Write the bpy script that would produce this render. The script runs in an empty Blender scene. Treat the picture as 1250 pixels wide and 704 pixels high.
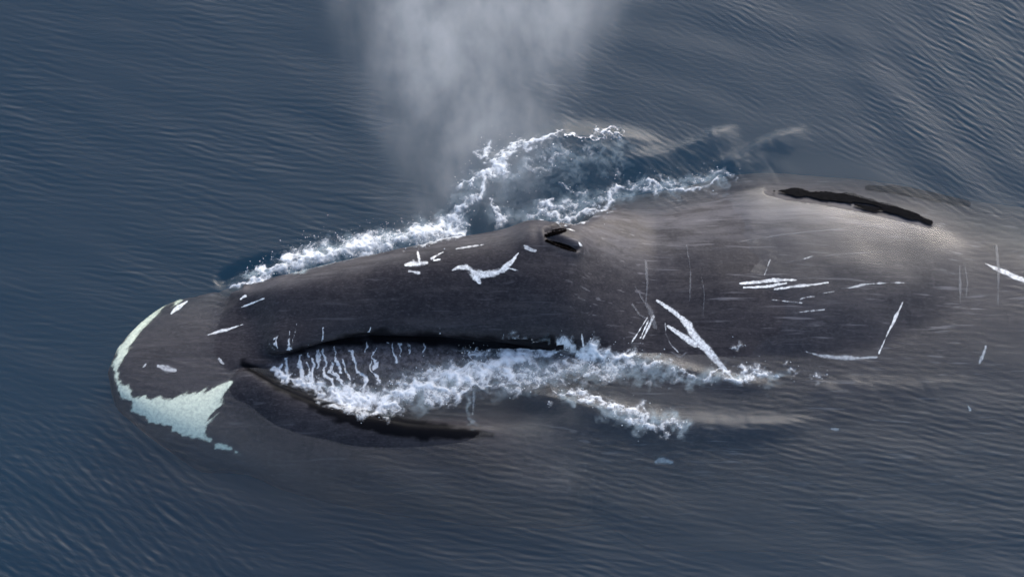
import bpy, math
import numpy as np
from mathutils import Vector
from mathutils.bvhtree import BVHTree

scene = bpy.context.scene
rad = math.radians
rng = np.random.default_rng(7)

# ------------------------------------------------------------------ camera, sky, sun, exposure
PITCH, DIST, FOCAL = rad(60.0), 40.0, 131.0
cam_data = bpy.data.cameras.new("camera")
cam_data.lens, cam_data.sensor_width = FOCAL, 36.0
cam_data.clip_start, cam_data.clip_end = 0.5, 20000.0
cam = bpy.data.objects.new("camera", cam_data)
scene.collection.objects.link(cam)
CAM = np.array([0.0, -DIST * math.cos(PITCH), DIST * math.sin(PITCH)])
cam.location = CAM
cam.rotation_euler = (math.pi / 2 - PITCH, 0, 0)
scene.camera = cam

SUN_EL, SUN_AZ = rad(34.0), rad(25.0)          # azimuth from +y (away from the camera) towards +x
world = bpy.data.worlds.new("World")
scene.world = world
world.use_nodes = True
wn = world.node_tree.nodes
bg = wn["Background"]
sky = wn.new("ShaderNodeTexSky")
sky.sky_type = 'NISHITA'
sky.sun_disc = False
sky.sun_elevation = SUN_EL
sky.sun_rotation = SUN_AZ
sky.air_density, sky.dust_density, sky.ozone_density = 1.0, 2.6, 1.5
world.node_tree.links.new(sky.outputs[0], bg.inputs[0])
bg.inputs[1].default_value = 0.15

sun_data = bpy.data.lights.new("sun", 'SUN')
sun_data.energy = 1.15
sun_data.angle = rad(50.0)
sun_data.color = (0.95, 0.97, 1.0)
sun = bpy.data.objects.new("sun", sun_data)
scene.collection.objects.link(sun)
sd = Vector((math.sin(SUN_AZ) * math.cos(SUN_EL), math.cos(SUN_AZ) * math.cos(SUN_EL), math.sin(SUN_EL)))
sun.rotation_euler = sd.to_track_quat('Z', 'Y').to_euler()

scene.view_settings.view_transform = 'Standard'
scene.view_settings.look = 'None'
scene.view_settings.exposure = 1.05
scene.view_settings.gamma = 1.0
scene.cycles.use_denoising = True
scene.cycles.max_bounces = 8
scene.cycles.transparent_max_bounces = 16
scene.cycles.volume_bounces = 1
scene.cycles.volume_step_rate = 0.4
scene.cycles.use_adaptive_sampling = False

# ------------------------------------------------------------------ picture <-> world helpers (photo is 1250 x 704)
FWD = np.array([0.0, math.cos(PITCH), -math.sin(PITCH)])
UPV = np.array([0.0, math.sin(PITCH), math.cos(PITCH)])
PXS = 36.0 / 1250.0


def ray(u, v):
    d = FWD * FOCAL + np.array([1.0, 0, 0]) * ((u - 625.0) * PXS) + UPV * ((352.0 - v) * PXS)
    return d / np.linalg.norm(d)


def at(u, v, z=0.0):
    d = ray(u, v)
    return CAM + d * ((z - CAM[2]) / d[2])


def to_px(P):
    r = P - CAM
    w = r @ FWD
    return 625.0 + r[..., 0] / w * FOCAL / PXS, 352.0 - (r @ UPV) / w * FOCAL / PXS


# ------------------------------------------------------------------ numeric helpers
def smooth(a, b, x):
    t = np.clip((x - a) / (b - a), 0, 1)
    return t * t * (3 - 2 * t)


def pchip(t, y, tq):
    """monotone cubic through (t, y[n, ...])"""
    y = np.asarray(y, float)
    t = np.asarray(t, float)
    sh = (-1,) + (1,) * (y.ndim - 1)
    h = np.diff(t).reshape(sh)
    d = np.diff(y, axis=0) / h
    m = np.zeros_like(y)
    w1, w2 = 2 * h[1:] + h[:-1], h[1:] + 2 * h[:-1]
    same = d[:-1] * d[1:] > 0
    with np.errstate(divide='ignore', invalid='ignore'):
        hm = (w1 + w2) / (w1 / d[:-1] + w2 / d[1:])
    m[1:-1] = np.where(same, hm, 0)
    m[0], m[-1] = d[0], d[-1]
    i = np.clip(np.searchsorted(t, tq, 'right') - 1, 0, len(t) - 2)
    hq = (t[i + 1] - t[i])
    s = ((tq - t[i]) / hq).reshape(sh)
    hq = hq.reshape(sh)
    return ((2 * s**3 - 3 * s**2 + 1) * y[i] + (s**3 - 2 * s**2 + s) * hq * m[i]
            + (-2 * s**3 + 3 * s**2) * y[i + 1] + (s**3 - s**2) * hq * m[i + 1])


NT, TILE = 1024, 16.0            # every noise field is a 1024 grid that tiles each 16 m


def spectrum_noise(fun, seed):
    r = np.random.default_rng(seed)
    w = np.fft.fft2(r.standard_normal((NT, NT)))
    k = np.fft.fftfreq(NT, TILE / NT) * 2 * np.pi
    kx, ky = np.meshgrid(k, k)
    n = np.real(np.fft.ifft2(w * fun(kx, ky)))
    return n / n.std()


def directional(lam, ang, spread, band, seed):
    k0, a0 = 2 * np.pi / lam, rad(ang)

    def f(kx, ky):
        kk = np.hypot(kx, ky) + 1e-9
        da = np.abs((np.arctan2(ky, kx) - a0 + np.pi / 2) % np.pi - np.pi / 2)
        return np.exp(-(np.log(kk / k0) / band) ** 2) * np.exp(-(da / rad(spread)) ** 2)
    return spectrum_noise(f, seed)


def isotropic(lam, seed, power=1.6, lo=None):
    k0 = 2 * np.pi / lam

    def f(kx, ky):
        kk = np.hypot(kx, ky) + 1e-9
        g = (1 + (kk / k0) ** 2) ** (-power / 2 - 0.5)
        if lo:
            g = g * (1 - np.exp(-(kk / (2 * np.pi / lo)) ** 2))
        return g
    return spectrum_noise(f, seed)


def sample(field, x, y):
    gx, gy = np.asarray(x) / TILE * NT, np.asarray(y) / TILE * NT
    ix, iy = np.floor(gx).astype(int), np.floor(gy).astype(int)
    fx, fy = gx - ix, gy - iy
    fx, fy = fx * fx * (3 - 2 * fx), fy * fy * (3 - 2 * fy)
    a, b = field[iy % NT, ix % NT], field[iy % NT, (ix + 1) % NT]
    c, d = field[(iy + 1) % NT, ix % NT], field[(iy + 1) % NT, (ix + 1) % NT]
    return (a * (1 - fx) + b * fx) * (1 - fy) + (c * (1 - fx) + d * fx) * fy


N_FINE = isotropic(0.12, 11, 1.0)
N_MED = isotropic(0.6, 12, 1.6)
N_BIG = isotropic(2.5, 13, 2.2)


def seg_field(u, v, pts, closed=False):
    """distance to a polyline of (u, v, w) in px, with interpolated w, signed side and arc fraction"""
    best = np.full(u.shape, 1e9)
    bw = np.zeros(u.shape)
    side = np.zeros(u.shape)
    frac = np.zeros(u.shape)
    n = len(pts) - 1
    for i in range(n):
        ax, ay, aw = pts[i]
        bx, by, b_w = pts[i + 1]
        dx, dy = bx - ax, by - ay
        L2 = dx * dx + dy * dy + 1e-9
        t = np.clip(((u - ax) * dx + (v - ay) * dy) / L2, 0, 1)
        ex, ey = u - (ax + t * dx), v - (ay + t * dy)
        d = np.hypot(ex, ey)
        m = d < best
        best = np.where(m, d, best)
        bw = np.where(m, aw + (b_w - aw) * t, bw)
        side = np.where(m, np.sign(dx * ey - dy * ex), side)
        frac = np.where(m, (i + t) / n, frac)
    return best, bw, side, frac


def inside_poly(u, v, poly):
    r = np.zeros(u.shape, bool)
    n = len(poly)
    for i in range(n):
        x0, y0 = poly[i]
        x1, y1 = poly[(i + 1) % n]
        if y0 == y1:
            continue
        c = ((y0 > v) != (y1 > v)) & (u < (x1 - x0) * (v - y0) / (y1 - y0) + x0)
        r ^= c
    return r


def poly_sd(u, v, poly):
    pts = [(p[0], p[1], 0) for p in poly] + [(poly[0][0], poly[0][1], 0)]
    d = seg_field(u, v, pts)[0]
    return np.where(inside_poly(u, v, poly), d, -d)


# ------------------------------------------------------------------ mesh helpers
def mesh_from(name, verts, faces, mats, smooth_shade=True, attrs=None):
    verts = np.asarray(verts, np.float32)
    faces = np.asarray(faces, np.int32)
    me = bpy.data.meshes.new(name)
    k = faces.shape[1]
    me.vertices.add(len(verts))
    me.vertices.foreach_set("co", verts.ravel())
    me.loops.add(faces.size)
    me.loops.foreach_set("vertex_index", faces.ravel())
    me.polygons.add(len(faces))
    me.polygons.foreach_set("loop_start", np.arange(0, faces.size, k, dtype=np.int32))
    me.polygons.foreach_set("loop_total", np.full(len(faces), k, np.int32))
    me.polygons.foreach_set("use_smooth", np.full(len(faces), smooth_shade, bool))
    for n, a in (attrs or {}).items():
        at_ = me.attributes.new(n, 'FLOAT', 'POINT')
        at_.data.foreach_set("value", np.asarray(a, np.float32))
    for m in mats:
        me.materials.append(m)
    me.update(calc_edges=True)
    me.validate()
    return me


def link(name, me, parent=None):
    o = bpy.data.objects.new(name, me)
    scene.collection.objects.link(o)
    if parent:
        o.parent = parent
    return o


def tag(o, label=None, cat=None, group=None, kind=None):
    for k, val in (("label", label), ("category", cat), ("group", group), ("kind", kind)):
        if val:
            o[k] = val
    return o


def grid_faces(nr, nc, wrap=False):
    r = np.arange(nr - 1)[:, None]
    c = np.arange(nc if wrap else nc - 1)[None, :]
    c2 = (c + 1) % nc
    a, b, d, e = r * nc + c, r * nc + c2, (r + 1) * nc + c2, (r + 1) * nc + c
    return np.stack(np.broadcast_arrays(a, b, d, e), -1).reshape(-1, 4)


def compact(verts, faces, attrs):
    used = np.unique(faces)
    remap = np.zeros(len(verts), int)
    remap[used] = np.arange(len(used))
    return verts[used], remap[faces], {k: a[used] for k, a in attrs.items()}


# ------------------------------------------------------------------ materials
class NT_:
    def __init__(self, name):
        self.m = bpy.data.materials.new(name)
        self.m.use_nodes = True
        self.t = self.m.node_tree
        self.t.nodes.clear()
        self.out = self.t.nodes.new("ShaderNodeOutputMaterial")

    def n(self, kind, **kw):
        nd = self.t.nodes.new("ShaderNode" + kind)
        for k, val in kw.items():
            if k.startswith("i_"):
                nd.inputs[k[2:]].default_value = val
            else:
                setattr(nd, k, val)
        return nd

    def l(self, a, b):
        self.t.links.new(a, b)

    def val(self, x, sock):
        if isinstance(x, (int, float)):
            sock.default_value = x
        else:
            self.l(x, sock)

    def math(self, op, a, b=0.0, c=None, clamp=False):
        nd = self.n("Math", operation=op, use_clamp=clamp)
        self.val(a, nd.inputs[0])
        self.val(b, nd.inputs[1])
        if c is not None:
            self.val(c, nd.inputs[2])
        return nd.outputs[0]

    def ramp(self, x, lo, hi, a=0.0, b=1.0):
        nd = self.n("MapRange", interpolation_type='SMOOTHSTEP')
        self.val(x, nd.inputs[0])
        for i, q in enumerate((lo, hi, a, b)):
            nd.inputs[i + 1].default_value = q
        return nd.outputs[0]

    def noise(self, scale, detail=4.0, stretch=(1, 1, 1), rot=(0, 0, 0), rough=0.55, dist=0.0):
        tc = self.n("TexCoord")
        mp = self.n("Mapping")
        mp.inputs["Scale"].default_value = stretch
        mp.inputs["Rotation"].default_value = rot
        self.l(tc.outputs["Object"], mp.inputs[0])
        nz = self.n("TexNoise", i_Scale=scale, i_Detail=detail, i_Roughness=rough, i_Distortion=dist)
        self.l(mp.outputs[0], nz.inputs["Vector"])
        return nz.outputs[0]

    def attr(self, name):
        return self.n("Attribute", attribute_name=name).outputs["Fac"]

    def mixc(self, f, a, b):
        nd = self.n("Mix", data_type='RGBA')
        self.val(f, nd.inputs[0])
        for s, q in ((nd.inputs[6], a), (nd.inputs[7], b)):
            if isinstance(q, tuple):
                s.default_value = q + (1.0,)
            else:
                self.l(q, s)
        return nd.outputs[2]

    def bump(self, h, strength, dist, normal=None):
        nd = self.n("Bump")
        nd.inputs["Strength"].default_value = strength
        nd.inputs["Distance"].default_value = dist
        self.l(h, nd.inputs["Height"])
        if normal is not None:
            self.l(normal, nd.inputs["Normal"])
        return nd.outputs[0]


def skin_material():
    g = NT_("whale_skin")
    mott = g.noise(1.1, 6, (1, 1, 1), rough=0.6)
    fine = g.noise(14, 5, (1, 1, 1), rough=0.65)
    streak = g.noise(9, 5, (0.22, 1, 1), (0, 0, rad(18)), rough=0.65, dist=0.4)
    scr1 = g.noise(16, 3, (0.10, 1.6, 1), (0, 0, rad(20)), rough=0.5, dist=0.3)
    scr2 = g.noise(15, 3, (0.10, 1.6, 1), (0, 0, rad(-62)), rough=0.5, dist=0.3)
    grain = g.noise(55, 4, (0.5, 1, 1), (0, 0, rad(15)), rough=0.7)
    runs = g.noise(5, 7, (0.16, 1.5, 1), (0, 0, rad(28)), rough=0.72, dist=0.7)
    base = g.mixc(g.ramp(mott, 0.35, 0.68), (0.017, 0.0155, 0.0185), (0.027, 0.0245, 0.0280))
    base = g.mixc(g.ramp(fine, 0.4, 0.75, 0, 0.55), base, (0.042, 0.038, 0.042))
    base = g.mixc(g.ramp(runs, 0.46, 0.66, 0, 0.38), base, (0.062, 0.055, 0.057))
    base = g.mixc(g.ramp(grain, 0.50, 0.78, 0, 0.55), base, (0.085, 0.078, 0.081))
    base = g.mixc(g.ramp(grain, 0.46, 0.26, 0, 0.6), base, (0.009, 0.008, 0.009))
    s1 = g.math('MULTIPLY', g.ramp(scr1, 0.60, 0.72), g.ramp(mott, 0.40, 0.62))
    s2 = g.math('MULTIPLY', g.ramp(scr2, 0.61, 0.73), g.ramp(mott, 0.62, 0.42))
    sc = g.math('MULTIPLY', g.math('MAXIMUM', s1, s2), g.math('MULTIPLY', g.attr("scratched"), 0.55))
    base = g.mixc(sc, base, (0.17, 0.16, 0.17))
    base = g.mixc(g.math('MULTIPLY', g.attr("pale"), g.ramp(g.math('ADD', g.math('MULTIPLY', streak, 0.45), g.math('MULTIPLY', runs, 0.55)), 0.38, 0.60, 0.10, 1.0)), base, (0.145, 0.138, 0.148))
    gum = g.mixc(g.ramp(g.noise(22, 6, rough=0.7), 0.35, 0.7), (0.030, 0.028, 0.031), (0.12, 0.11, 0.118))
    base = g.mixc(g.attr("gum"), base, gum)
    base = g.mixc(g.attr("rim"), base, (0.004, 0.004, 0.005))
    b = g.n("BsdfPrincipled")
    g.l(base, b.inputs["Base Color"])
    b.inputs["IOR"].default_value = 1.34
    rg = g.ramp(g.math('ADD', g.math('MULTIPLY', streak, 0.6), g.math('MULTIPLY', fine, 0.4)), 0.3, 0.7, 0.28, 0.50)
    g.l(rg, b.inputs["Roughness"])
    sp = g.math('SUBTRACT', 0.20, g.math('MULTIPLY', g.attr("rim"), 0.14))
    g.l(sp, b.inputs["Specular IOR Level"])
    n1 = g.bump(streak, 0.25, 0.01)
    n2 = g.bump(fine, 0.30, 0.008, n1)
    g.l(n2, b.inputs["Normal"])
    g.l(b.outputs[0], g.out.inputs[0])
    return g.m


def plain_material(name, col, col2, rough, scale=20.0, spec=0.4, bump=0.2):
    g = NT_(name)
    nz = g.noise(scale, 5, rough=0.65)
    b = g.n("BsdfPrincipled")
    g.l(g.mixc(g.ramp(nz, 0.35, 0.65), col, col2), b.inputs["Base Color"])
    b.inputs["Roughness"].default_value = rough
    b.inputs["Specular IOR Level"].default_value = spec
    g.l(g.bump(nz, bump, 0.01), b.inputs["Normal"])
    g.l(b.outputs[0], g.out.inputs[0])
    return g.m


def scar_material(name, col, col2, lo, hi, opac=1.0):
    g = NT_(name)
    nz = g.noise(30, 5, rough=0.7)
    b = g.n("BsdfPrincipled")
    g.l(g.mixc(g.ramp(nz, 0.3, 0.65), col2, col), b.inputs["Base Color"])
    b.inputs["Roughness"].default_value = 0.5
    t = g.n("BsdfTransparent")
    mx = g.n("MixShader")
    nz2 = g.noise(60, 4, rough=0.7)
    a = g.math('ADD', g.attr("cover"), g.math('MULTIPLY', g.math('SUBTRACT', nz2, 0.5), 0.9))
    g.l(g.ramp(a, lo, hi, 0.0, opac), mx.inputs[0])
    g.l(t.outputs[0], mx.inputs[1])
    g.l(b.outputs[0], mx.inputs[2])
    g.l(mx.outputs[0], g.out.inputs[0])
    return g.m


def water_material():
    g = NT_("sea_water")
    # rays are not bent at the surface, so the reflectance from below must equal that from above
    fr = g.n("Fresnel")
    geo = g.n("NewGeometry")
    g.l(g.ramp(geo.outputs["Backfacing"], 0.0, 1.0, 1.30, 1 / 1.30), fr.inputs["IOR"])
    gl = g.n("BsdfGlossy")
    gl.inputs["Color"].default_value = (1, 1, 1, 1)
    gl.inputs["Roughness"].default_value = 0.34
    tr = g.n("BsdfTransparent")
    tr.inputs["Color"].default_value = (0.96, 0.96, 0.96, 1)
    mx = g.n("MixShader")
    g.l(fr.outputs[0], mx.inputs[0])
    g.l(tr.outputs[0], mx.inputs[1])
    g.l(gl.outputs[0], mx.inputs[2])
    g.l(mx.outputs[0], g.out.inputs["Surface"])
    vs = g.n("VolumeScatter")
    vs.inputs["Color"].default_value = (0.20, 0.50, 0.85, 1)
    vs.inputs["Density"].default_value = 0.085
    va = g.n("VolumeAbsorption")
    va.inputs["Color"].default_value = (0.0, 0.34, 0.42, 1)
    va.inputs["Density"].default_value = 0.44
    ad = g.n("AddShader")
    g.l(vs.outputs[0], ad.inputs[0])
    g.l(va.outputs[0], ad.inputs[1])
    g.l(ad.outputs[0], g.out.inputs["Volume"])
    return g.m


def foam_material(name, col, opac, scale, lo=0.0, hi=1.2):
    g = NT_(name)
    n1 = g.noise(scale, 7, rough=0.72, dist=1.2)
    n2 = g.noise(scale * 0.35, 6, rough=0.65, dist=1.6)
    r1 = g.math('SUBTRACT', 1.0, g.math('ABSOLUTE', g.math('MULTIPLY_ADD', n1, 4.4, -2.2)), clamp=True)
    r2 = g.math('SUBTRACT', 1.0, g.math('ABSOLUTE', g.math('MULTIPLY_ADD', n2, 4.4, -2.2)), clamp=True)
    h = g.math('ADD', g.math('MULTIPLY', r1, 0.5), g.math('MULTIPLY', r2, 0.5))
    a = g.math('ADD', g.attr("cover"), g.math('MULTIPLY', g.math('SUBTRACT', h, 0.72), 0.95))
    b = g.n("BsdfPrincipled")
    b.inputs["Base Color"].default_value = col + (1,)
    b.inputs["Roughness"].default_value = 0.7
    b.inputs["Specular IOR Level"].default_value = 0.2
    g.l(g.bump(h, 0.45, 0.015), b.inputs["Normal"])
    t = g.n("BsdfTransparent")
    mx = g.n("MixShader")
    g.l(g.ramp(a, lo, hi, 0.0, opac), mx.inputs[0])
    g.l(t.outputs[0], mx.inputs[1])
    g.l(b.outputs[0], mx.inputs[2])
    g.l(mx.outputs[0], g.out.inputs[0])
    return g.m


M_SKIN = skin_material()
M_CHIN = scar_material("pale_chin_skin", (0.74, 0.77, 0.60), (0.50, 0.53, 0.42), 0.05, 0.75)
M_SCAR_GLINT = scar_material("white_scar_and_glint", (0.80, 0.79, 0.76), (0.30, 0.29, 0.29), 0.06, 0.95)  # also serves the painted highlights at the blowhole
M_DULL = scar_material("dull_scar_tissue", (0.55, 0.55, 0.55), (0.22, 0.22, 0.23), 0.05, 1.05, 0.85)
M_FAINT = scar_material("faint_grey_scar", (0.18, 0.18, 0.19), (0.10, 0.10, 0.11), 0.10, 1.10, 0.5)
M_BLACK = plain_material("black_no_reflection_skin", (0.002, 0.002, 0.0025), (0.004, 0.004, 0.005), 0.9, 20, 0.03)  # missing sky reflection put into the colour
M_HOLE = plain_material("nostril_hole_shade", (0.0012, 0.001, 0.001), (0.003, 0.0025, 0.0025), 0.95, 18, 0.0)  # darkness inside the slits put into the colour
M_WATER = water_material()
M_FOAM = foam_material("sea_foam", (0.70, 0.72, 0.74), 0.93, 10.0)
M_MILK = foam_material("bubble_water", (0.50, 0.60, 0.64), 0.42, 5.0, -0.1, 1.3)
M_TRICKLE = foam_material("trickle_foam", (0.66, 0.68, 0.70), 0.85, 24.0, 0.0, 1.0)

# ------------------------------------------------------------------ the whale: body loft
# control points of a section, in order: far keel side, over the back, to the near side and under the belly
NAMES = ["side_far", "lip_far", "gap_far", "base_far", "shoulder_far", "ridge", "shoulder", "base", "groove",
         "mouth", "trench", "rim", "lip", "side", "low", "keel", "low_far"]
ANG = [-12, 18, 38, 52, 66, 80, 95, 110, 118, 125, 136, 148, 163, 190, 228, 268, 312]


def ellipse_station(x, yc, zc, a, b, far=None):
    return [(x, yc + (a if far is None or math.cos(rad(q)) < 0 else far) * math.cos(rad(q)), zc + b * math.sin(rad(q))) for q in ANG]


def chin_station(u, vt, vb, top, drop):
    z0 = top - 0.36 * drop
    yt, yb = at(u, vt, z0)[1], at(u, vb, z0)[1]
    x = at(u, (vt + vb) / 2, z0)[0]
    fr = [-0.02, 0.03, 0.08, 0.14, 0.22, 0.33, 0.44, 0.54, 0.59, 0.63, 0.68, 0.74, 0.88, 1.02, 0.80, 0.50, 0.18]
    zz = [-0.75, -.48, -.28, -.17, -.09, -.02, 0, -.015, -.03, -.04, -.06, -.09, -.24, -.75, -1.3, -1.55, -1.3]
    return [(x, yt + (yb - yt) * f, top + z * drop) for f, z in zip(fr, zz)]


def head_station(u, vtop, r, zc, base, groove, mouth, trench, rim, lip, vside, keel, zs=-0.42):
    """base .. lip are (v, z) in the photo; the rostrum is an arch of radius r whose far outline is at vtop"""
    x = at(u, 380, 0.1)[0]
    yc = (at(u, vtop, 0.0)[1] * math.sin(PITCH) - r - math.cos(PITCH) * zc) / math.sin(PITCH)
    pts = [(x, yc + r + 0.75, -1.25), (x, yc + r + 0.40, -0.85), (x, yc + r * 1.02, -0.55),
           (x, yc + r * 0.98, zc - 0.08)]
    for q in (42, 82, 128):
        pts.append((x, yc + r * math.cos(rad(q)), zc + r * math.sin(rad(q))))
    for v, z in (base, groove, mouth, trench, rim, lip):
        pts.append((x, at(u, v, z)[1], z))
    ys = at(u, vside, zs)[1]
    pts += [(x, ys, zs), (x, ys + 0.35, keel * 0.75), (x, yc - 0.2, keel), (x, yc + r + 0.35, keel * 0.8)]
    return pts


st, ts = [], []


def add(t, pts):
    ts.append(t)
    st.append(pts)


tip = at(132, 455, -0.20)
add(0.0, [tuple(tip + np.array([0, 0.02 * math.cos(rad(q)), 0.02 * math.sin(rad(q))])) for q in ANG])
add(0.5, chin_station(141, 424, 486, -0.09, 0.28))
add(1.1, chin_station(165, 391, 506, -0.035, 0.38))
add(1.9, chin_station(208, 360, 534, -0.02, 0.52))
add(2.7, chin_station(255, 348, 556, -0.005, 0.72))
add(3.5, head_station(300, 348, 0.30, -0.17, (420, .05), (440, .03), (444, .02), (448, .00), (452, .05), (520, -.13), 568, -1.5))
add(4.2, head_station(345, 335, 0.40, -0.04, (432, .12), (433, .05), (444, .03), (464, -.06), (473, .11), (540, -.10), 584, -1.6))
add(5.1, head_station(400, 322, 0.46, 0.00, (417, .16), (413, .05), (440, .03), (482, -.14), (497, .12), (556, -.11), 596, -1.7))
add(6.1, head_station(460, 309, 0.50, 0.00, (409, .18), (405, .05), (438, .02), (492, -.20), (512, .12), (565, -.12), 604, -1.9))
add(7.1, head_station(520, 297, 0.56, 0.00, (410, .18), (407, .05), (440, .00), (498, -.24), (523, .09), (568, -.14), 608, -2.0))
add(8.4, head_station(600, 282, 0.63, 0.00, (417, .14), (416, .02), (445, -.10), (490, -.28), (527, -.03), (568, -.17), 610, -2.2))
add(9.4, head_station(655, 271, 0.70, 0.00, (420, .12), (426, .00), (446, -.14), (485, -.28), (522, -.22), (564, -.28), 608, -2.3))
add(10.0, head_station(690, 277, 0.66, 0.00, (422, .12), (430, .02), (448, -.10), (480, -.24), (520, -.25), (560, -.36), 602, -2.4))
E0 = ellipse_station(at(735, 352)[0], 0.02, -1.36, 2.10, 1.60)
add(10.8, [tuple(0.45 * np.array(p) * (1, 1, 1) + 0.55 * np.array(q) + (0.45 * (q[0] - p[0]), 0, 0)) for p, q in zip(st[-1], E0)])
add(12.0, ellipse_station(at(805, 352)[0], 0.14, -1.45, 2.50, 1.60, 1.65))
add(14.2, ellipse_station(at(950, 352)[0], 0.54, -1.43, 2.90, 1.60, 1.50))
add(16.6, ellipse_station(at(1100, 352)[0], 0.50, -1.51, 2.85, 1.58, 1.45))
add(19.0, ellipse_station(at(1250, 352)[0], 0.14, -1.53, 2.30, 1.50, 1.60))
add(22.0, ellipse_station(7.2, -0.2, -1.55, 1.45, 1.25))
add(25.0, ellipse_station(9.2, -0.2, -1.55, 0.75, 0.80))
add(27.0, ellipse_station(10.5, -0.2, -1.45, 0.32, 0.36))
add(28.0, ellipse_station(11.0, -0.2, -1.42, 1.60, 0.11))
add(28.8, ellipse_station(11.5, -0.2, -1.42, 2.15, 0.06))
add(29.6, ellipse_station(11.9, -0.2, -1.42, 0.30, 0.02))

tq = np.concatenate([np.linspace(0, 2, 110, endpoint=False), np.linspace(2, 19, 620, endpoint=False), np.linspace(19, 29.6, 100)])
ctrl = pchip(ts, np.array(st), tq)                       # rows, 17, 3
SEG = 24
K = len(NAMES)
rows = []
for j in range(K):
    p0, p1, p2, p3 = (ctrl[:, (j + q) % K] for q in (-1, 0, 1, 2))
    # centripetal-like tangents: scaled by the local chord lengths to avoid overshoot
    l1 = np.linalg.norm(p2 - p1, axis=1, keepdims=True) + 1e-6
    l0 = np.linalg.norm(p1 - p0, axis=1, keepdims=True) + 1e-6
    l2 = np.linalg.norm(p3 - p2, axis=1, keepdims=True) + 1e-6
    m1 = ((p1 - p0) / l0 * l1 + (p2 - p1) / l1 * l0) / (l0 + l1) * l1
    m2 = ((p2 - p1) / l1 * l2 + (p3 - p2) / l2 * l1) / (l1 + l2) * l1
    for s in np.linspace(0, 1, SEG, endpoint=False):
        rows.append((2 * s**3 - 3 * s**2 + 1) * p1 + (s**3 - 2 * s**2 + s) * m1
                    + (-2 * s**3 + 3 * s**2) * p2 + (s**3 - s**2) * m2)
body_g = np.stack(rows, 1)                                # rows, ring, 3
nr, nc = body_g.shape[:2]


def grid_normals(G):
    du = np.gradient(G, axis=0)
    dv = np.roll(G, -1, 1) - np.roll(G, 1, 1)
    n = np.cross(dv, du)
    n /= np.linalg.norm(n, axis=2, keepdims=True) + 1e-9
    return n


nrm_g = grid_normals(body_g)
if nrm_g[nr // 2, int(5 * SEG), 2] < 0:
    nrm_g = -nrm_g
bu, bv = to_px(body_g)
top_side = np.zeros((nr, nc), bool)
top_side[:, : 14 * SEG] = True
# soft unevenness of the blubber, then the nostril mounds and slits
amp = 0.004 * smooth(2, 6, tq)[:, None]
disp = amp * sample(N_BIG, body_g[..., 0] * 3, body_g[..., 1] * 3 + body_g[..., 2])
disp += 0.020 * smooth(10, 12, tq)[:, None] * sample(N_BIG, body_g[..., 0] + 3, body_g[..., 1])
SLITS = [[(666, 288, 1.6), (676, 284, 3.4), (684, 282, 3.2), (690, 281, 1.4)],
         [(667, 294, 1.2), (680, 298, 2.6), (692, 302, 3.2), (702, 306, 1.4)]]
hi = (body_g[..., 2] > 0.25) & top_side
d, w, s, f = seg_field(bu, bv, [(650, 290, 16), (680, 290, 20), (700, 296, 12)])
disp += np.where(hi, 0.07 * np.exp(-(d / 17) ** 2), 0)
for sl in SLITS:
    d, w, s, f = seg_field(bu, bv, sl)
    disp += np.where(hi, 0.012 * np.exp(-((d - 6) / 3.5) ** 2) - 0.055 * np.exp(-(d / (w * 0.9 + 0.5)) ** 2), 0)
# fold in front of the rostrum tip, where the upper jaw meets the lip
d, w, s, f = seg_field(bu, bv, [(246, 352, 5), (262, 351, 5), (280, 353, 5), (292, 350, 4)])
disp += np.where((body_g[..., 2] > -0.3) & top_side & (bv < 375), 0.5 * 0.05 * np.exp(-((d - 6) / 5) ** 2) - 0.07 * np.exp(-(d / 4) ** 2), 0)
body_g = body_g + nrm_g * disp[..., None]
V = body_g.reshape(-1, 3)
F = grid_faces(nr, nc, True)[:, ::-1]
bu, bv = to_px(body_g)

rimj = 11 * SEG
ring = np.arange(nc)[None, :]
tcol = tq[:, None]
rim = np.exp(-((ring - rimj + 5) / 13.0) ** 4) * smooth(3.2, 3.6, tcol) * smooth(9.6, 7.6, tcol)
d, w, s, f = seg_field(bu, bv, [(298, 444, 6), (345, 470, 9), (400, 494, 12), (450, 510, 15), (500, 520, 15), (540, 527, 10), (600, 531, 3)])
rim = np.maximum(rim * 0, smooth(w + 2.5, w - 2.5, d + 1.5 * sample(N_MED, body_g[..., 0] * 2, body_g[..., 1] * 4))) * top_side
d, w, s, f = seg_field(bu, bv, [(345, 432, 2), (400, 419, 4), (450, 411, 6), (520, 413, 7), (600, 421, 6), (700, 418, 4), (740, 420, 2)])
rim = np.maximum(rim, 0.85 * smooth(w + 4, w - 3, d + 2.5 * sample(N_MED, body_g[..., 0] * 2, body_g[..., 1] * 4)) * top_side)  # groove below the rostrum: overhang shade painted black
gum = smooth(-2, 5, poly_sd(bu, bv, [(322, 446), (350, 434), (400, 422), (450, 418), (520, 420), (600, 428), (700, 428), (690, 470), (520, 500), (430, 492), (350, 464)])) * top_side
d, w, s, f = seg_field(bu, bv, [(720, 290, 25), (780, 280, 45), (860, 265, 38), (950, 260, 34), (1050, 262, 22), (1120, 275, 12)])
pale = 0.46 * np.exp(-(d / w) ** 2) * top_side  # sky reflection on the wet back painted as paler skin
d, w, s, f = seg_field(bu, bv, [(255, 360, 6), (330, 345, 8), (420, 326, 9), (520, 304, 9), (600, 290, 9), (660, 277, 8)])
pale = np.maximum(pale, 0.28 * np.exp(-(d / w) ** 2) * top_side)  # sheen along the rostrum ridge, painted as paler skin
scratched = np.clip(smooth(9, 12, tcol) + 0.35, 0, 1) * np.ones((nr, nc))

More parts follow.
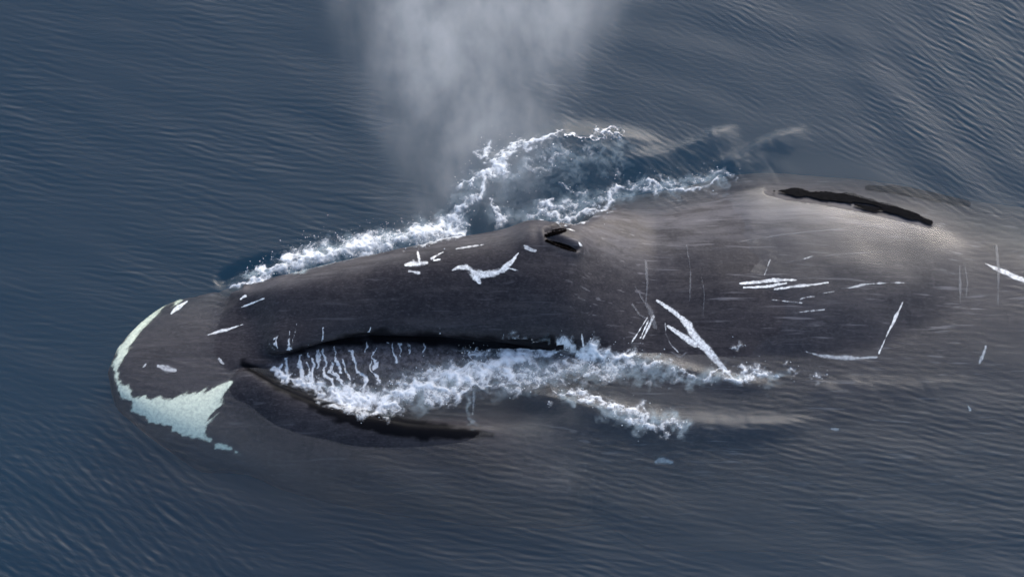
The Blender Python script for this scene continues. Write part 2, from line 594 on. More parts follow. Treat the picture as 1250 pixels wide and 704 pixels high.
whale = bpy.data.objects.new("bowhead_whale", None)
scene.collection.objects.link(whale)
tag(whale, "dark grey bowhead whale at the surface with pale chin and white scars", "whale")
body_me = mesh_from("body", V, F, [M_SKIN], attrs={"rim": rim.ravel(), "gum": gum.ravel(), "pale": pale.ravel(), "scratched": scratched.ravel()})
body = link("body", body_me, whale)
bvh = BVHTree.FromPolygons([tuple(p) for p in V.tolist()], F.tolist())


def on_body(u, v):
    h = bvh.ray_cast(Vector(CAM), Vector(ray(u, v)))
    if h[0] is None:
        return None, None
    n = np.array(h[1])
    return np.array(h[0]), n if n @ (CAM - np.array(h[0])) > 0 else -n


def decal(name, ub, vb, cover_fun, mat, lift, step=1.0, label=None):
    """a thin skin piece that follows the body, ragged where its cover falls below zero"""
    us, vs = np.arange(ub[0], ub[1] + step, step), np.arange(vb[0], vb[1] + step, step)
    U, W = np.meshgrid(us, vs)
    cov = cover_fun(U, W)
    P = np.full(U.shape + (3,), np.nan)
    need = cov > -0.6
    for i, j in zip(*np.nonzero(need)):
        h, n = on_body(U[i, j], W[i, j])
        if h is not None:
            P[i, j] = h + n * lift
    fs = grid_faces(*U.shape)
    c, p = cov.ravel(), P.reshape(-1, 3)
    ok = (c[fs].max(1) > 0) & np.isfinite(p[fs]).all(axis=(1, 2))
    fs = fs[ok]
    if not len(fs):
        return None
    e = np.linalg.norm(p[fs] - p[np.roll(fs, 1, 1)], axis=2).max(1)
    fs = fs[e < 0.12 * step]
    if not len(fs):
        return None
    vv, ff, aa = compact(p, fs, {"cover": np.clip(c, 0, 1)})
    o = link(name, mesh_from(name, vv, ff[:, ::-1], [mat], attrs=aa), whale)
    if label:
        o["label"] = label
    return o


def px_noise(field, u, v, sc=1.0, ang=0.0):
    a = rad(ang)
    x, y = u * math.cos(a) + v * math.sin(a), -u * math.sin(a) + v * math.cos(a)
    return sample(field, x * 0.0088 * sc, y * 0.0088)


# chin patch: pale skin on the lower jaw, brushed edges
CHIN = [(218, 364), (203, 366), (183, 380), (164, 397), (146, 421), (136, 446), (137, 468), (148, 486), (165, 501), (184, 513),
        (207, 522), (223, 533), (240, 533), (254, 537), (272, 548), (292, 553), (286, 546), (262, 541), (250, 533), (250, 520), (258, 506), (268, 492), (281, 467),
        (262, 471), (236, 479), (205, 487), (184, 486), (165, 480), (151, 466), (147, 448), (156, 426), (176, 402), (198, 382)]


def chin_cover(u, v):
    s = poly_sd(u, v, CHIN)
    n = px_noise(N_FINE, u, v, 0.22, -40) * 2.0 + px_noise(N_MED, u, v, 0.6, -35) * 1.2
    return (s + n + 2.2) / 7.0


decal("chin_patch", (132, 300), (358, 560), chin_cover, M_CHIN, 0.006, 1.0, "pale cream patch on the tip of the chin")


def scar_and_glint(strokes, mat=None, rough=1.0, label=None, name="scar_and_glint", lift=0.005):
    us = [p[0] for s in strokes for p in s]
    vs = [p[1] for s in strokes for p in s]
    wm = max(p[2] for s in strokes for p in s) + 4

    def cover(u, v):
        c = np.full(u.shape, -1.0)
        for s in strokes:
            d, w, _, _ = seg_field(u, v, s)
            wn = w * (1 + 0.20 * rough * px_noise(N_MED, u * 2, v * 2)) + 0.30 * rough * px_noise(N_FINE, u * 1.3 + 40, v * 1.3)
            c = np.maximum(c, (wn - d) / np.maximum(1.2, w * 0.9) + 0.2)
        return c
    return decal(name, (min(us) - wm, max(us) + wm), (min(vs) - wm, max(vs) + wm), cover, mat or M_SCAR_GLINT, lift, 0.8, label)


SCARS_AND_GLINTS = [
    [[(209, 383, 1.2), (218, 375, 2.6), (229, 368, 0.8)]],
    [[(254, 409, 1.4), (266, 405, 2.2), (282, 401, 1.6), (297, 396, 0.5)]],
    [[(295, 375, 0.6), (308, 370, 1.3), (323, 364, 0.6)], [(294, 365, 1.2), (300, 361, 1.4)]],
    [[(267, 438, 1.6), (273, 444, 1.6)]],
    [[(495, 324, 2.0), (506, 322, 5.0), (521, 321, 3.0)], [(510, 308, 1.8), (512, 319, 3.5)], [(499, 331, 2), (511, 333, 2.8)]],
    [[(527, 316, 2.0), (533, 312, 2.6), (541, 308, 1.2)], [(530, 318, 1.8), (537, 317, 1.2)]],
    [[(557, 304, 1.0), (570, 302, 2.0), (590, 299, 1.0)]],
    [[(552, 330, 1.2), (560, 326, 2.4), (570, 326, 4.5), (580, 333, 6.0), (590, 335, 4.2), (602, 334, 4.6), (614, 330, 4.0), (624, 321, 3.0), (633, 309, 0.8)],
     [(581, 338, 4.0), (585, 345, 2.0)], [(619, 327, 1.5), (632, 330, 1.0)]],
    [[(641, 303, 1.6), (653, 306, 1.8)], [(640, 300, 0.8), (645, 302, 1.0)]],
    [[(691, 279, 0.6), (697, 281, 1.3), (702, 283, 0.5)]],  # highlight on the upper blowhole rim, painted white
    [[(706, 296, 0.6), (709, 300, 1.2)]],  # highlight on the lower blowhole rim, painted white
    [[(802, 367, 1.2), (816, 376, 2.6), (832, 388, 3.0), (839, 396, 4.0), (846, 408, 5.0), (858, 422, 4.6), (872, 438, 4.0), (886, 452, 3.4), (894, 461, 1.6)],
     [(815, 398, 1.6), (826, 405, 2.6), (838, 413, 3.6), (848, 420, 4.0)]],
    [[(797, 387, 2.4), (792, 398, 2.2), (785, 413, 1.0)], [(790, 388, 1.2), (781, 402, 0.9), (771, 418, 0.7)], [(791, 392, 1.6), (782, 412, 1.0)]],
    [[(812, 395, 0.7), (813, 408, 1.0), (819, 421, 0.9), (828, 430, 0.6)]],
    [[(903, 346, 1.2), (920, 345, 2.0), (945, 342, 2.4), (972, 342, 1.4)], [(908, 351, 1.0), (935, 350, 1.6), (960, 346, 1.8)],
     [(946, 353, 1.4), (968, 350, 2.8), (990, 348, 2.4), (1011, 345, 1.0)]],
    [[(1004, 358, 0.9), (1018, 356, 0.8)], [(1028, 352, 0.9), (1040, 351, 1.8), (1056, 347, 1.0), (1090, 345, 0.7), (1120, 346, 0.5)]],
    [[(942, 366, 0.7), (962, 368, 0.9), (979, 370, 0.8)]],
    [[(977, 365, 1.2), (984, 363, 1.5), (994, 362, 0.9)]],
    [[(969, 382, 0.8), (985, 380, 1.0), (1006, 378, 0.7)]],
    [[(1102, 369, 0.7), (1094, 386, 1.8), (1084, 406, 2.0), (1073, 431, 0.8)]],
    [[(984, 429, 1.5), (1000, 434, 2.6), (1020, 436, 3.2), (1045, 437, 3.0), (1070, 436, 1.4)]],
    [[(1203, 322, 1.0), (1220, 330, 2.6), (1236, 337, 3.2), (1258, 346, 2.4)]],
    [[(1203, 423, 1.6), (1200, 432, 3.0), (1196, 443, 1.6)]],
    [[(710, 407, 0.8), (711, 415, 1.6), (712, 422, 1.0)]],
    [[(940, 317, 0.8), (937, 326, 0.9), (933, 336, 0.7)]],
    [[(976, 318, 0.8), (985, 315, 1.2), (995, 312, 0.7)]],
    [[(578, 478, 2.4), (578, 490, 3.2), (577, 506, 2.4)]],
    [[(801, 563, 3.0), (810, 561, 5.5), (820, 564, 3.0)]],
    [[(1015, 523, 2.0), (1022, 524, 2.4)]],
    [[(1180, 492, 2.0), (1184, 500, 2.0)]],
    [[(193, 447, 2.0), (203, 450, 4.6), (214, 452, 2.6)], [(175, 448, 1.4), (178, 444, 1.2)]],
]
DULL = {3, 6, 8, 13, 15, 16, 17, 18, 20, 22, 24, 25, 26, 27, 28, 29, 30}
for k, s in enumerate(SCARS_AND_GLINTS):
    scar_and_glint(s, M_DULL if k in DULL else None)
FAINTS = [
    [[(1171, 325, 2.0), (1172, 345, 2.4), (1172, 372, 1.4)], [(1177, 322, 1.2), (1181, 345, 1.6), (1179, 362, 1.0)]],
    [[(1216, 300, 2.0), (1219, 330, 2.0), (1218, 372, 1.2)]],
    [[(788, 320, 1.8), (790, 345, 1.6), (788, 372, 1.2)]],
    [[(800, 400, 3.0), (796, 385, 4.0), (790, 372, 2.0)], [(775, 350, 1.2), (790, 375, 1.4)]],
    [[(820, 430, 1.6), (830, 436, 2.2), (838, 430, 1.2)]],
    [[(772, 372, 1.5), (780, 384, 1.5), (795, 392, 1.2)]],
    [[(898, 296, 0.8), (960, 286, 1.2), (1060, 276, 0.8), (1110, 272, 0.6)]],
    [[(960, 320, 0.6), (1020, 311, 0.9), (1100, 306, 0.6)]],
    [[(838, 300, 0.8), (843, 330, 1.0), (842, 368, 0.8)]],
    [[(856, 335, 0.7), (860, 360, 0.9), (858, 388, 0.7)]],
]
for s in FAINTS:
    scar_and_glint(s, M_FAINT, 0.8, name="faint_scar")


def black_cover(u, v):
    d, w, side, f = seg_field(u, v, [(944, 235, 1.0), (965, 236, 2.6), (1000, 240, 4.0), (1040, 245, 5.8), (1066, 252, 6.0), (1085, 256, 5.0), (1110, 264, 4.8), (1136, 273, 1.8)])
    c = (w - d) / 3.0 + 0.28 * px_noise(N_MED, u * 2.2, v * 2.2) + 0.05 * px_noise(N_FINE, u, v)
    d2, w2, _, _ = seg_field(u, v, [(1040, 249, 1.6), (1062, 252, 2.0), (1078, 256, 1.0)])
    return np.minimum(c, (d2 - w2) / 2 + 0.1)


decal("no_reflection_patch", (930, 1140), (225, 282), black_cover, M_BLACK, 0.022, 0.8, "ragged patch of bare skin along the back, painted black for lack of reflection")  # bare skin, painted black for the sky reflection it lacks
decal("no_reflection_patch", (1045, 1190), (218, 258),
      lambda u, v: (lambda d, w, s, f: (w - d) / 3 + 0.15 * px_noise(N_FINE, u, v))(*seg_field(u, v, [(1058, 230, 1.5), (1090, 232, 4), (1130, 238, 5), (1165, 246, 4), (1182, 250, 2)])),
      M_BLACK, 0.012, 1.0, "dark elongated patch painted on submerged skin for water without reflection behind the back")  # reflection-free water imitated by dark colour on the skin below

for sl in SLITS:
    decal("nostril", (650, 715), (270, 315),
          lambda u, v, sl=sl: (lambda d, w, s, f: (w * 0.85 - d) / 2 + 0.1)(*seg_field(u, v, sl)), M_HOLE, 0.004, 0.8)  # black sheet painted for the darkness inside the slit

# ------------------------------------------------------------------ the sea
WAVE_A = directional(0.076, 56, 20, 0.50, 21)     # diagonal ripples, upper right
WAVE_B = directional(0.086, 80, 21, 0.55, 22)     # near-level ripples, left and below
WAVE_C = directional(0.85, 33, 14, 0.35, 23)      # wake bands in the upper right corner
WAVE_D = directional(0.9, 75, 35, 0.6, 24)        # slow swell
STREAK = directional(0.07, 70, 12, 0.5, 27)
WAVE_F = directional(0.12, 48, 20, 0.5, 26)
RIDGES = [  # (polyline u, v, halfwidth px), height m, back/front asymmetry
    ([(548, 276, 9), (570, 240, 12), (598, 202, 15), (640, 182, 17), (690, 169, 18), (760, 166, 12), (830, 176, 9)], 0.12, 3.4),
    ([(745, 205, 9), (800, 192, 9), (850, 175, 6), (870, 163, 5), (905, 153, 4)], 0.045, 4.2),
    ([(870, 206, 9), (905, 194, 8), (925, 178, 6), (950, 167, 5), (990, 154, 4)], 0.045, 4.4),
    ([(600, 470, 8), (660, 483, 12), (740, 502, 14), (820, 517, 13), (900, 519, 11), (960, 516, 8), (1010, 508, 5)], 0.05, 1.8),
    ([(700, 425, 6), (760, 432, 9), (820, 448, 9), (900, 465, 7), (960, 470, 5)], 0.04, 1.5),
    ([(980, 478, 6), (1040, 470, 9), (1120, 472, 8), (1200, 462, 5)], 0.012, 2.0),
    ([(262, 349, 4), (276, 341, 7), (296, 333, 8), (322, 324, 7), (350, 315, 4)], -0.07, 1.0),
    ([(300, 342, 5), (350, 322, 8), (430, 304, 9), (520, 286, 9), (552, 276, 9)], 0.05, 1.2),
]


def water_z(x, y):
    P = np.stack([x, y, np.zeros_like(x)], -1)
    u, v = to_px(P)
    body_zone = smooth(60, -60, np.abs(u - 960) - 260) * smooth(-30, 60, 150 - np.abs(v - 360))
    ur = smooth(560, 860, u + (260 - v) * 0.4) * smooth(330, 200, v)
    calm = 1 - 0.82 * np.exp(-(((u - 990) / 150) ** 2 + ((v - 205) / 28) ** 2))
    ll = smooth(420, 120, u) * smooth(420, 640, v)
    patch = 0.8 + 0.35 * np.clip(sample(N_BIG, x + 5, y), -1.5, 1.5)
    near = 1 - 0.22 * np.exp(-(((u - 700) / 560) ** 2 + ((v - 430) / 170) ** 2) ** 2)
    z = 0.0012 * ur * calm * sample(WAVE_A, x, y) * patch
    z += 0.0009 * (1 - 0.3 * smooth(450, 600, v)) * near * (1 - 0.85 * ur) * calm * sample(WAVE_B, x, y) * (1.6 - patch)
    z += 0.0010 * ll * sample(WAVE_F, x, y)
    z += 0.0032 * smooth(900, 1150, u) * smooth(330, 150, v) * sample(WAVE_C, x, y)
    z += 0.0014 * sample(WAVE_D, x, y)
    for pts, h, asym in RIDGES:
        u, v = to_px(np.stack([x, y, np.full_like(x, h * 0.8)], -1))
        d, w, side, f = seg_field(u, v, pts)
        ww = np.where(side > 0, w * asym, w)
        env = smooth(0, 0.2, f) * smooth(1, 0.72, f)
        q = (d / np.maximum(ww, 1)) ** 2
        z += h * env * np.exp(-q) * (1 + 0.10 * sample(N_BIG, x * 2, y * 2))
        z += 0.0018 * env * np.exp(-q * 0.3) * sample(N_MED, x * 2, y * 2)
    return z


FX, FY = np.arange(-4.9, 7.2, 0.03), np.arange(-2.9, 2.4, 0.03)
FILM = np.full((len(FY), len(FX)), -3.0)
for i, yy in enumerate(FY):
    for j, xx in enumerate(FX):
        h = bvh.ray_cast(Vector((xx, yy, 3.0)), Vector((0, 0, -1)))
        if h[0] is not None:
            FILM[i, j] = h[0][2]


BARE = [(938, 234, 1), (960, 237, 4), (1000, 240, 6), (1040, 245, 8), (1085, 256, 7), (1134, 272, 3)]


for _ in range(9):
    okf = (FILM > -2.9).astype(float)
    acc = sum(np.roll(FILM * okf, q, (0, 1)) for q in ((0, 0), (1, 0), (-1, 0), (0, 1), (0, -1)))
    cnt_ = sum(np.roll(okf, q, (0, 1)) for q in ((0, 0), (1, 0), (-1, 0), (0, 1), (0, -1)))
    FILM = np.where(okf > 0, acc / np.maximum(cnt_, 1), FILM)


def film_z(x, y, z):
    """the sea with a thin film of water running over the back and the chin"""
    fx, fy = np.clip((x - FX[0]) / 0.03, 0, len(FX) - 1.001), np.clip((y - FY[0]) / 0.03, 0, len(FY) - 1.001)
    i, j = np.clip(fy.astype(int), 1, len(FY) - 3), np.clip(fx.astype(int), 1, len(FX) - 3)

    def bspline(t):
        return (1 - t) ** 3 / 6, (3 * t**3 - 6 * t**2 + 4) / 6, (-3 * t**3 + 3 * t**2 + 3 * t + 1) / 6, t**3 / 6
    wa, wb_ = bspline(np.clip(fx - j, 0, 1)), bspline(np.clip(fy - i, 0, 1))
    hb = sum(wb_[p] * wa[q] * FILM[i + p - 1, j + q - 1] for p in range(4) for q in range(4))
    u, v = to_px(np.stack([x, y, hb], -1))
    over = 0.035 * sample(N_BIG, x * 1.5, y * 1.5) + 0.012 * sample(N_MED, x, y)
    t = smooth(720, 960, u + 900 * over)
    db, wb, _, _ = seg_field(u, v, BARE)
    t = t * (1 - 0.9 * smooth(wb + 5, wb, db) * (hb > -0.2))
    film = hb - 0.09 + 0.105 * t + 0.3 * z + 0.0006 * t * sample(STREAK, x, y) * smooth(1020, 860, u) * smooth(600, 760, u)
    top = np.maximum(film, z)
    k = 0.02
    e = np.clip(0.5 + 0.5 * (film - z) / k, 0, 1)
    return np.where(t > 0.0, (z * (1 - e) + film * e + k * e * (1 - e)), top * 0 + z)


def grade(lo, hi, step, far, n):
    a = np.arange(lo, hi + step / 2, step)
    g = np.geomspace(step * 2, far, n)
    return np.concatenate([(lo - g)[::-1], a, a[-1] + g])


gx = grade(-6.5, 6.5, 0.0155, 4000, 26)
gy = grade(-4.4, 4.7, 0.0155, 4000, 26)
X, Y = np.meshgrid(gx, gy)
fade = smooth(7.4, 6.4, np.abs(X)) * smooth(5.6, 4.6, np.abs(Y))
XC, YC = np.clip(X, -8, 8), np.clip(Y, -6, 6)
Z = np.where(fade > 0, film_z(XC, YC, water_z(XC, YC)) * fade, 0.0)
wv = np.stack([X, Y, Z], -1).reshape(-1, 3)
wf = grid_faces(*X.shape)
n0 = len(wv)
ny, nx = X.shape
border = np.concatenate([np.arange(nx), np.arange(1, ny) * nx + nx - 1, (ny - 1) * nx + np.arange(nx - 2, -1, -1), np.arange(ny - 2, 0, -1) * nx])
bot = wv[border].copy()
bot[:, 2] = -40.0
nb = len(border)
low = n0 + np.arange(nb)
sk = np.stack([border, low, np.roll(low, -1), np.roll(border, -1)], -1)
cx = np.array([[0.0, 0.0, -40.0]])
fan = np.stack([low, np.full(nb, n0 + nb), np.roll(low, -1), np.roll(low, -1)], -1)
wv2 = np.concatenate([wv, bot, cx])
me = bpy.data.meshes.new("sea")
tri = fan[:, :3]
allq = np.concatenate([wf, sk])
loops = np.concatenate([allq.ravel(), tri.ravel()]).astype(np.int32)
starts = np.concatenate([np.arange(len(allq)) * 4, len(allq) * 4 + np.arange(len(tri)) * 3]).astype(np.int32)
tot = np.concatenate([np.full(len(allq), 4), np.full(len(tri), 3)]).astype(np.int32)
me.vertices.add(len(wv2))
me.vertices.foreach_set("co", wv2.astype(np.float32).ravel())
me.loops.add(len(loops))
me.loops.foreach_set("vertex_index", loops)
me.polygons.add(len(starts))
me.polygons.foreach_set("loop_start", starts)
me.polygons.foreach_set("loop_total", tot)
sm = np.zeros(len(starts), bool)
sm[: len(wf)] = True
me.polygons.foreach_set("use_smooth", sm)
me.materials.append(M_WATER)
me.update(calc_edges=True)
sea = tag(link("sea", me), "dark blue rippled sea around the whale", "sea", kind="structure")


# ------------------------------------------------------------------ foam
def surface_z(x, y):
    """water or the whale's back, whichever is higher"""
    z = film_z(x, y, water_z(x, y))
    out = z.copy()
    for i in range(len(x)):
        h = bvh.ray_cast(Vector((x[i], y[i], 3.0)), Vector((0, 0, -1)))
        if h[0] is not None and h[0][2] > out[i]:
            out[i] = h[0][2]
    return out


def foam(name, strokes, label, mat, step=0.011, thick=0.020, lace=1.0, seed=0, warp=1.0):
    """strokes: list of (polyline of (u, v, halfwidth px), strength)"""
    us = [p[0] for s, _ in strokes for p in s]
    vs = [p[1] for s, _ in strokes for p in s]
    wm = max(p[2] for s, _ in strokes for p in s) * 1.6
    c = np.array([at(a, b) for a in (min(us) - wm, max(us) + wm) for b in (min(vs) - wm, max(vs) + wm)])
    xs, ys = np.arange(c[:, 0].min(), c[:, 0].max(), step), np.arange(c[:, 1].min() - 0.45, c[:, 1].max(), step)
    GX, GY = np.meshgrid(xs, ys)
    sh = GX.shape
    gx_, gy_ = GX.ravel(), GY.ravel()
    # warp for torn, filament-like edges
    o = seed * 1.7
    wx = 0.050 * sample(N_MED, gx_ * 1.6 + o, gy_ * 1.6) + 0.018 * sample(N_FINE, gx_ + o, gy_)
    wy = 0.050 * sample(N_MED, gx_ * 1.6, gy_ * 1.6 + 5 + o) + 0.018 * sample(N_FINE, gx_, gy_ + 3 + o)

    wx, wy = wx * warp, wy * warp

    def field(z):
        u, v = to_px(np.stack([gx_ + wx, gy_ + wy, z], -1))
        best = np.zeros(len(gx_))
        for s, k in strokes:
            d, w, _, _ = seg_field(u, v, s)
            best = np.maximum(best, k * np.clip(1.15 - 0.85 * d / np.maximum(w, 0.5), 0, 1.15))
        return best
    z0 = np.zeros(len(gx_)) + 0.03
    f0 = np.maximum(field(z0), field(z0 + 0.3))
    idx = np.nonzero(f0 > 0)[0]
    zz = z0.copy()
    zz[idx] = surface_z(gx_[idx], gy_[idx])
    fld = field(zz)
    rid = 1 - np.abs(sample(N_MED, gx_ * 2.6 + o, gy_ * 2.6 + o)) * 0.9
    fil = 1 - np.abs(sample(N_FINE, gx_ * 0.8 + wx * 2, gy_ * 0.8 + wy * 2 + o)) * 0.8
    dens = fld * 1.12 + lace * (0.34 * (rid - 0.35) + 0.14 * (fil - 0.4)) * (fld > 0) - 0.34 * lace
    dens = np.where(fld > 0.02, dens, -1)
    hump = thick * np.clip(dens, 0, 1) * (0.4 + 0.7 * rid)
    pos = np.stack([gx_, gy_, zz + 0.006 + hump], -1)
    fs = grid_faces(*sh)
    fs = fs[(dens[fs].max(1) > 0) & ((np.ptp(zz[fs], axis=1)) < step * 6)]
    vv, ff, aa = compact(pos, fs, {"cover": np.clip(dens, 0, 1)})
    ob = link(name, mesh_from(name, vv, ff, [mat], attrs=aa))
    tag(ob, label, "foam", kind="stuff")
    return ob, vv, aa["cover"]


foams = []
foams.append(foam("sea_foam", [
    ([(285, 349, 3), (310, 338, 8), (350, 323, 11), (400, 309, 13), (450, 299, 14), (500, 289, 15), (545, 281, 15), (560, 279, 8)], 1.0),
    ([(320, 328, 3), (352, 310, 6), (385, 300, 8), (395, 290, 4)], 0.50),
    ([(400, 296, 4), (450, 290, 7), (520, 274, 8)], 0.55),
], "white churned foam along the far edge of the whale's snout", M_FOAM, seed=1))
foams.append(foam("sea_foam", [
    ([(335, 455, 4), (362, 470, 9), (395, 482, 14), (430, 489, 17), (470, 487, 21), (510, 475, 26), (545, 462, 29), (580, 450, 28), (620, 442, 23), (660, 437, 18), (700, 432, 14), (740, 431, 14), (775, 436, 12)], 1.02),
    ([(500, 490, 6), (530, 488, 10), (560, 478, 10), (600, 465, 12), (630, 462, 10)], 0.75),
    ([(600, 462, 16), (660, 458, 20), (720, 452, 18), (780, 446, 12), (840, 455, 8)], 0.62),
    ([(760, 430, 8), (790, 446, 7), (830, 453, 6), (865, 461, 5), (900, 458, 6), (940, 462, 7), (950, 465, 3)], 0.70),
    ([(690, 487, 5), (720, 493, 7), (760, 503, 9), (800, 513, 9), (840, 517, 5)], 0.80),
    ([(640, 470, 4), (670, 480, 5), (700, 490, 5)], 0.55),
    ([(895, 425, 4), (908, 427, 4)], 0.5), ([(960, 440, 4), (975, 452, 5), (1000, 455, 4)], 0.5),
], "white foam pouring through the whale's open mouth and along its near side", M_FOAM, seed=2))
foams.append(foam("sea_foam", [
    ([(546, 272, 9), (560, 255, 8), (575, 240, 8), (590, 215, 11), (604, 198, 13), (625, 187, 11), (650, 179, 8), (690, 169, 5), (730, 164, 3), (762, 165, 2)], 0.92),
    ([(600, 210, 10), (630, 205, 12), (680, 195, 12), (720, 190, 8)], 0.36),
    ([(600, 245, 4), (606, 260, 6), (612, 272, 9), (598, 275, 6)], 0.75),
    ([(645, 268, 9), (662, 262, 11), (675, 264, 8)], 0.95),
    ([(680, 272, 6), (700, 270, 7), (730, 255, 8), (748, 236, 8), (770, 228, 7), (800, 232, 6), (840, 232, 6), (880, 220, 4)], 0.74),
    ([(690, 262, 5), (705, 250, 6), (720, 245, 4)], 0.6),
    ([(690, 226, 4), (702, 229, 4), (712, 226, 3)], 0.62),
    ([(760, 215, 5), (800, 222, 6), (850, 218, 6), (895, 210, 5)], 0.45),
], "torn white foam on the wake crest beyond the blowhole", M_FOAM, seed=3))

foam("bubbly_water", [
    ([(372, 468, 6), (430, 484, 14), (510, 480, 24), (580, 462, 30), (660, 455, 28), (740, 446, 20), (820, 456, 12), (900, 462, 9), (950, 464, 8)], 0.62),
    ([(690, 492, 9), (760, 508, 12), (830, 518, 9)], 0.7), ([(572, 470, 5), (577, 500, 6), (578, 512, 3)], 0.5)],
    "milky bubble filled water below the foam at the whale's near side", M_MILK, step=0.014, thick=0.002, lace=0.5, seed=6)
foam("bubbly_water", [
    ([(300, 342, 6), (400, 308, 13), (500, 288, 15), (560, 278, 12)], 0.7),
    ([(556, 264, 12), (590, 225, 22), (630, 205, 26), (700, 195, 24), (760, 190, 16)], 0.42),
    ([(600, 262, 14), (660, 255, 18), (720, 250, 16), (790, 230, 14), (880, 222, 10)], 0.52)],
    "milky bubble filled water beside the snout and inside the wake crest", M_MILK, step=0.014, thick=0.002, lace=0.5, seed=7)
# rivulets over the mouth
trickles = []
for (u0, v0, u1, v1, w) in [(362, 397, 350, 435, 2.0), (350, 435, 352, 462, 3.5), (394, 402, 398, 440, 2.2), (398, 440, 408, 475, 3.4), (383, 440, 382, 472, 3.4), (410, 420, 417, 452, 1.7),
                            (430, 428, 440, 452, 2.2), (440, 452, 446, 474, 2.8), (368, 432, 372, 468, 3.0), (481, 412, 483, 440, 1.5), (490, 405, 489, 415, 1.0), (450, 405, 451, 420, 1.0),
                            (338, 405, 332, 430, 1.2), (345, 446, 345, 462, 3.0), (520, 410, 516, 428, 1.2), (460, 440, 462, 446, 2.6), (385, 412, 378, 436, 1.2)]:
    um = (u0 + u1) / 2 + rng.normal(0, 3)
    trickles.append(([(u0, v0, w * 0.45), (um, (v0 + v1) / 2, w * 0.8), (u1, v1 + 2, w * 1.1)], 1.05))
for k in range(16):
    u0, v0 = rng.uniform(335, 640), rng.uniform(398, 412)
    L = rng.uniform(8, 30)
    trickles.append(([(u0, v0, 0.5), (u0 - rng.uniform(0, 5), v0 + L, rng.uniform(0.8, 1.4))], 0.95))
for k in range(9):
    u0, v0 = rng.uniform(340, 470), rng.uniform(425, 445)
    L = rng.uniform(15, 32)
    trickles.append(([(u0, v0, 0.6), (u0 + rng.uniform(-2, 3), v0 + L * 0.5, 1.6), (u0 + rng.uniform(0, 5), v0 + L, rng.uniform(1.6, 3.2))], 0.95))
foams.append(foam("water_trickle", trickles, "white rivulets of water running down inside the whale's mouth", M_TRICKLE, step=0.008, thick=0.008, lace=0.55, seed=4, warp=0.45))

# flying drops
tv, tf = [], []
base = np.array([[0, 0, 1], [0, 0, -1], [1, 0, 0], [-1, 0, 0], [0, 1, 0], [0, -1, 0]], float)
bfc = np.array([[0, 2, 4], [0, 4, 3], [0, 3, 5], [0, 5, 2], [1, 4, 2], [1, 3, 4], [1, 5, 3], [1, 2, 5]])
cnt = 0
for (ob, vv, cv), n, hmax in zip(foams[:3], (500, 500, 420), (0.10, 0.06, 0.10)):
    edge = np.nonzero((cv > 0.02) & (cv < 0.5))[0]
    for i in rng.choice(edge, n):
        p = vv[i] + np.array([rng.normal(0, 0.06), rng.normal(0, 0.06), abs(rng.normal(0, hmax)) + 0.01])
        r = 0.003 + 0.005 * rng.random() ** 3
        tv.append(p + base * r * np.array([1, 1, rng.uniform(0.8, 1.6)]))
        tf.append(bfc + cnt * 6)
        cnt += 1
drops = link("water_drops", mesh_from("water_drops", np.concatenate(tv), np.concatenate(tf), [plain_material("water_drop", (0.75, 0.78, 0.80), (0.85, 0.87, 0.88), 0.2)]))
tag(drops, "small drops of spray flying off the foam", "spray", kind="stuff")


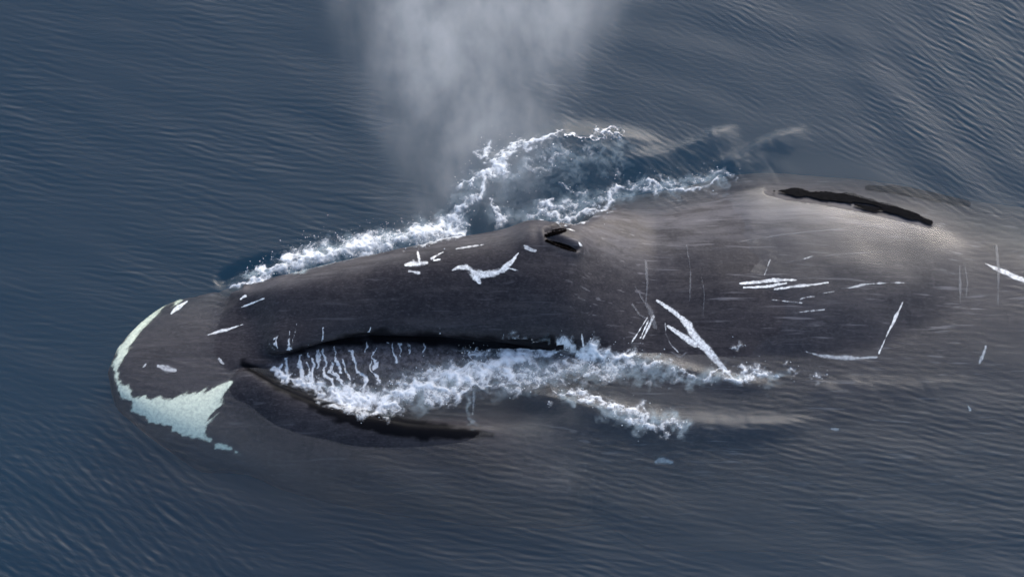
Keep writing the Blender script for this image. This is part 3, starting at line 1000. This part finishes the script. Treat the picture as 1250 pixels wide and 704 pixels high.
# ------------------------------------------------------------------ the blow
def blow():
    H = 7.0
    x0, x1 = -0.62, -0.12
    r0, r1 = 0.9, 2.1
    y0 = 0.55
    hs = np.linspace(0.66, H, 16)
    ringn = 28
    vv = []
    for h in hs:
        t = h / H
        for q in range(ringn):
            a = 2 * math.pi * q / ringn
            R = (r0 + (r1 - r0) * t) * 1.05
            vv.append((x0 + (x1 - x0) * t + R * math.cos(a), y0 + R * 0.7 * math.sin(a), h))
    n = len(vv)
    fs = [tuple(int(k) for k in f) for f in grid_faces(len(hs), ringn, True)]
    fs.append(tuple(range(ringn))[::-1])
    fs.append(tuple(range(n - ringn, n)))
    me = bpy.data.meshes.new("whale_blow")
    me.from_pydata(vv, [], fs)
    g = NT_("blow_mist")
    tc = g.n("TexCoord")
    sp = g.n("SeparateXYZ")
    g.l(tc.outputs["Object"], sp.inputs[0])
    h = g.math('DIVIDE', sp.outputs[2], H)
    R = g.math('MULTIPLY_ADD', h, r1 - r0, r0)
    dx = g.math('DIVIDE', g.math('SUBTRACT', sp.outputs[0], g.math('MULTIPLY_ADD', h, x1 - x0, x0)), R)
    dy = g.math('DIVIDE', g.math('SUBTRACT', sp.outputs[1], y0), g.math('MULTIPLY', R, 0.7))
    r2 = g.math('ADD', g.math('MULTIPLY', dx, dx), g.math('MULTIPLY', dy, dy))
    edge = g.math('POWER', g.math('SUBTRACT', 1.0, r2, clamp=True), 1.6)
    hz = g.ramp(h, 0.09, 0.75, 0.42, 1.0)
    n1 = g.noise(0.85, 5, (1, 1, 0.5), rough=0.6, dist=0.5)
    n2 = g.noise(3.2, 4, (1, 1, 0.35), rough=0.6)
    n3 = g.noise(9.0, 6, (1, 1, 0.45), rough=0.7, dist=0.6)
    n2 = g.math('ADD', g.math('MULTIPLY', n2, 0.6), g.math('MULTIPLY', n3, 0.4))
    nn = g.math('MULTIPLY', g.ramp(n1, 0.36, 0.68, 0.04, 1.0), g.ramp(n2, 0.38, 0.62, 0.15, 1.0))
    dn = g.math('MULTIPLY', g.math('MULTIPLY', edge, hz), g.math('MULTIPLY', nn, 0.9))
    pv = g.n("VolumePrincipled")
    pv.inputs["Color"].default_value = (0.93, 0.94, 0.96, 1)
    pv.inputs["Anisotropy"].default_value = 0.2
    g.l(dn, pv.inputs["Density"])
    g.l(pv.outputs[0], g.out.inputs["Volume"])
    me.materials.append(g.m)
    me.update()
    o = link("whale_blow", me)
    tag(o, "pale cloud of misty breath rising above the blowhole", "mist", kind="stuff")
    return o


blow()
print("tris", sum(len(o.data.loop_triangles) or sum(len(p.vertices) - 2 for p in o.data.polygons) for o in scene.objects if o.type == 'MESH'))
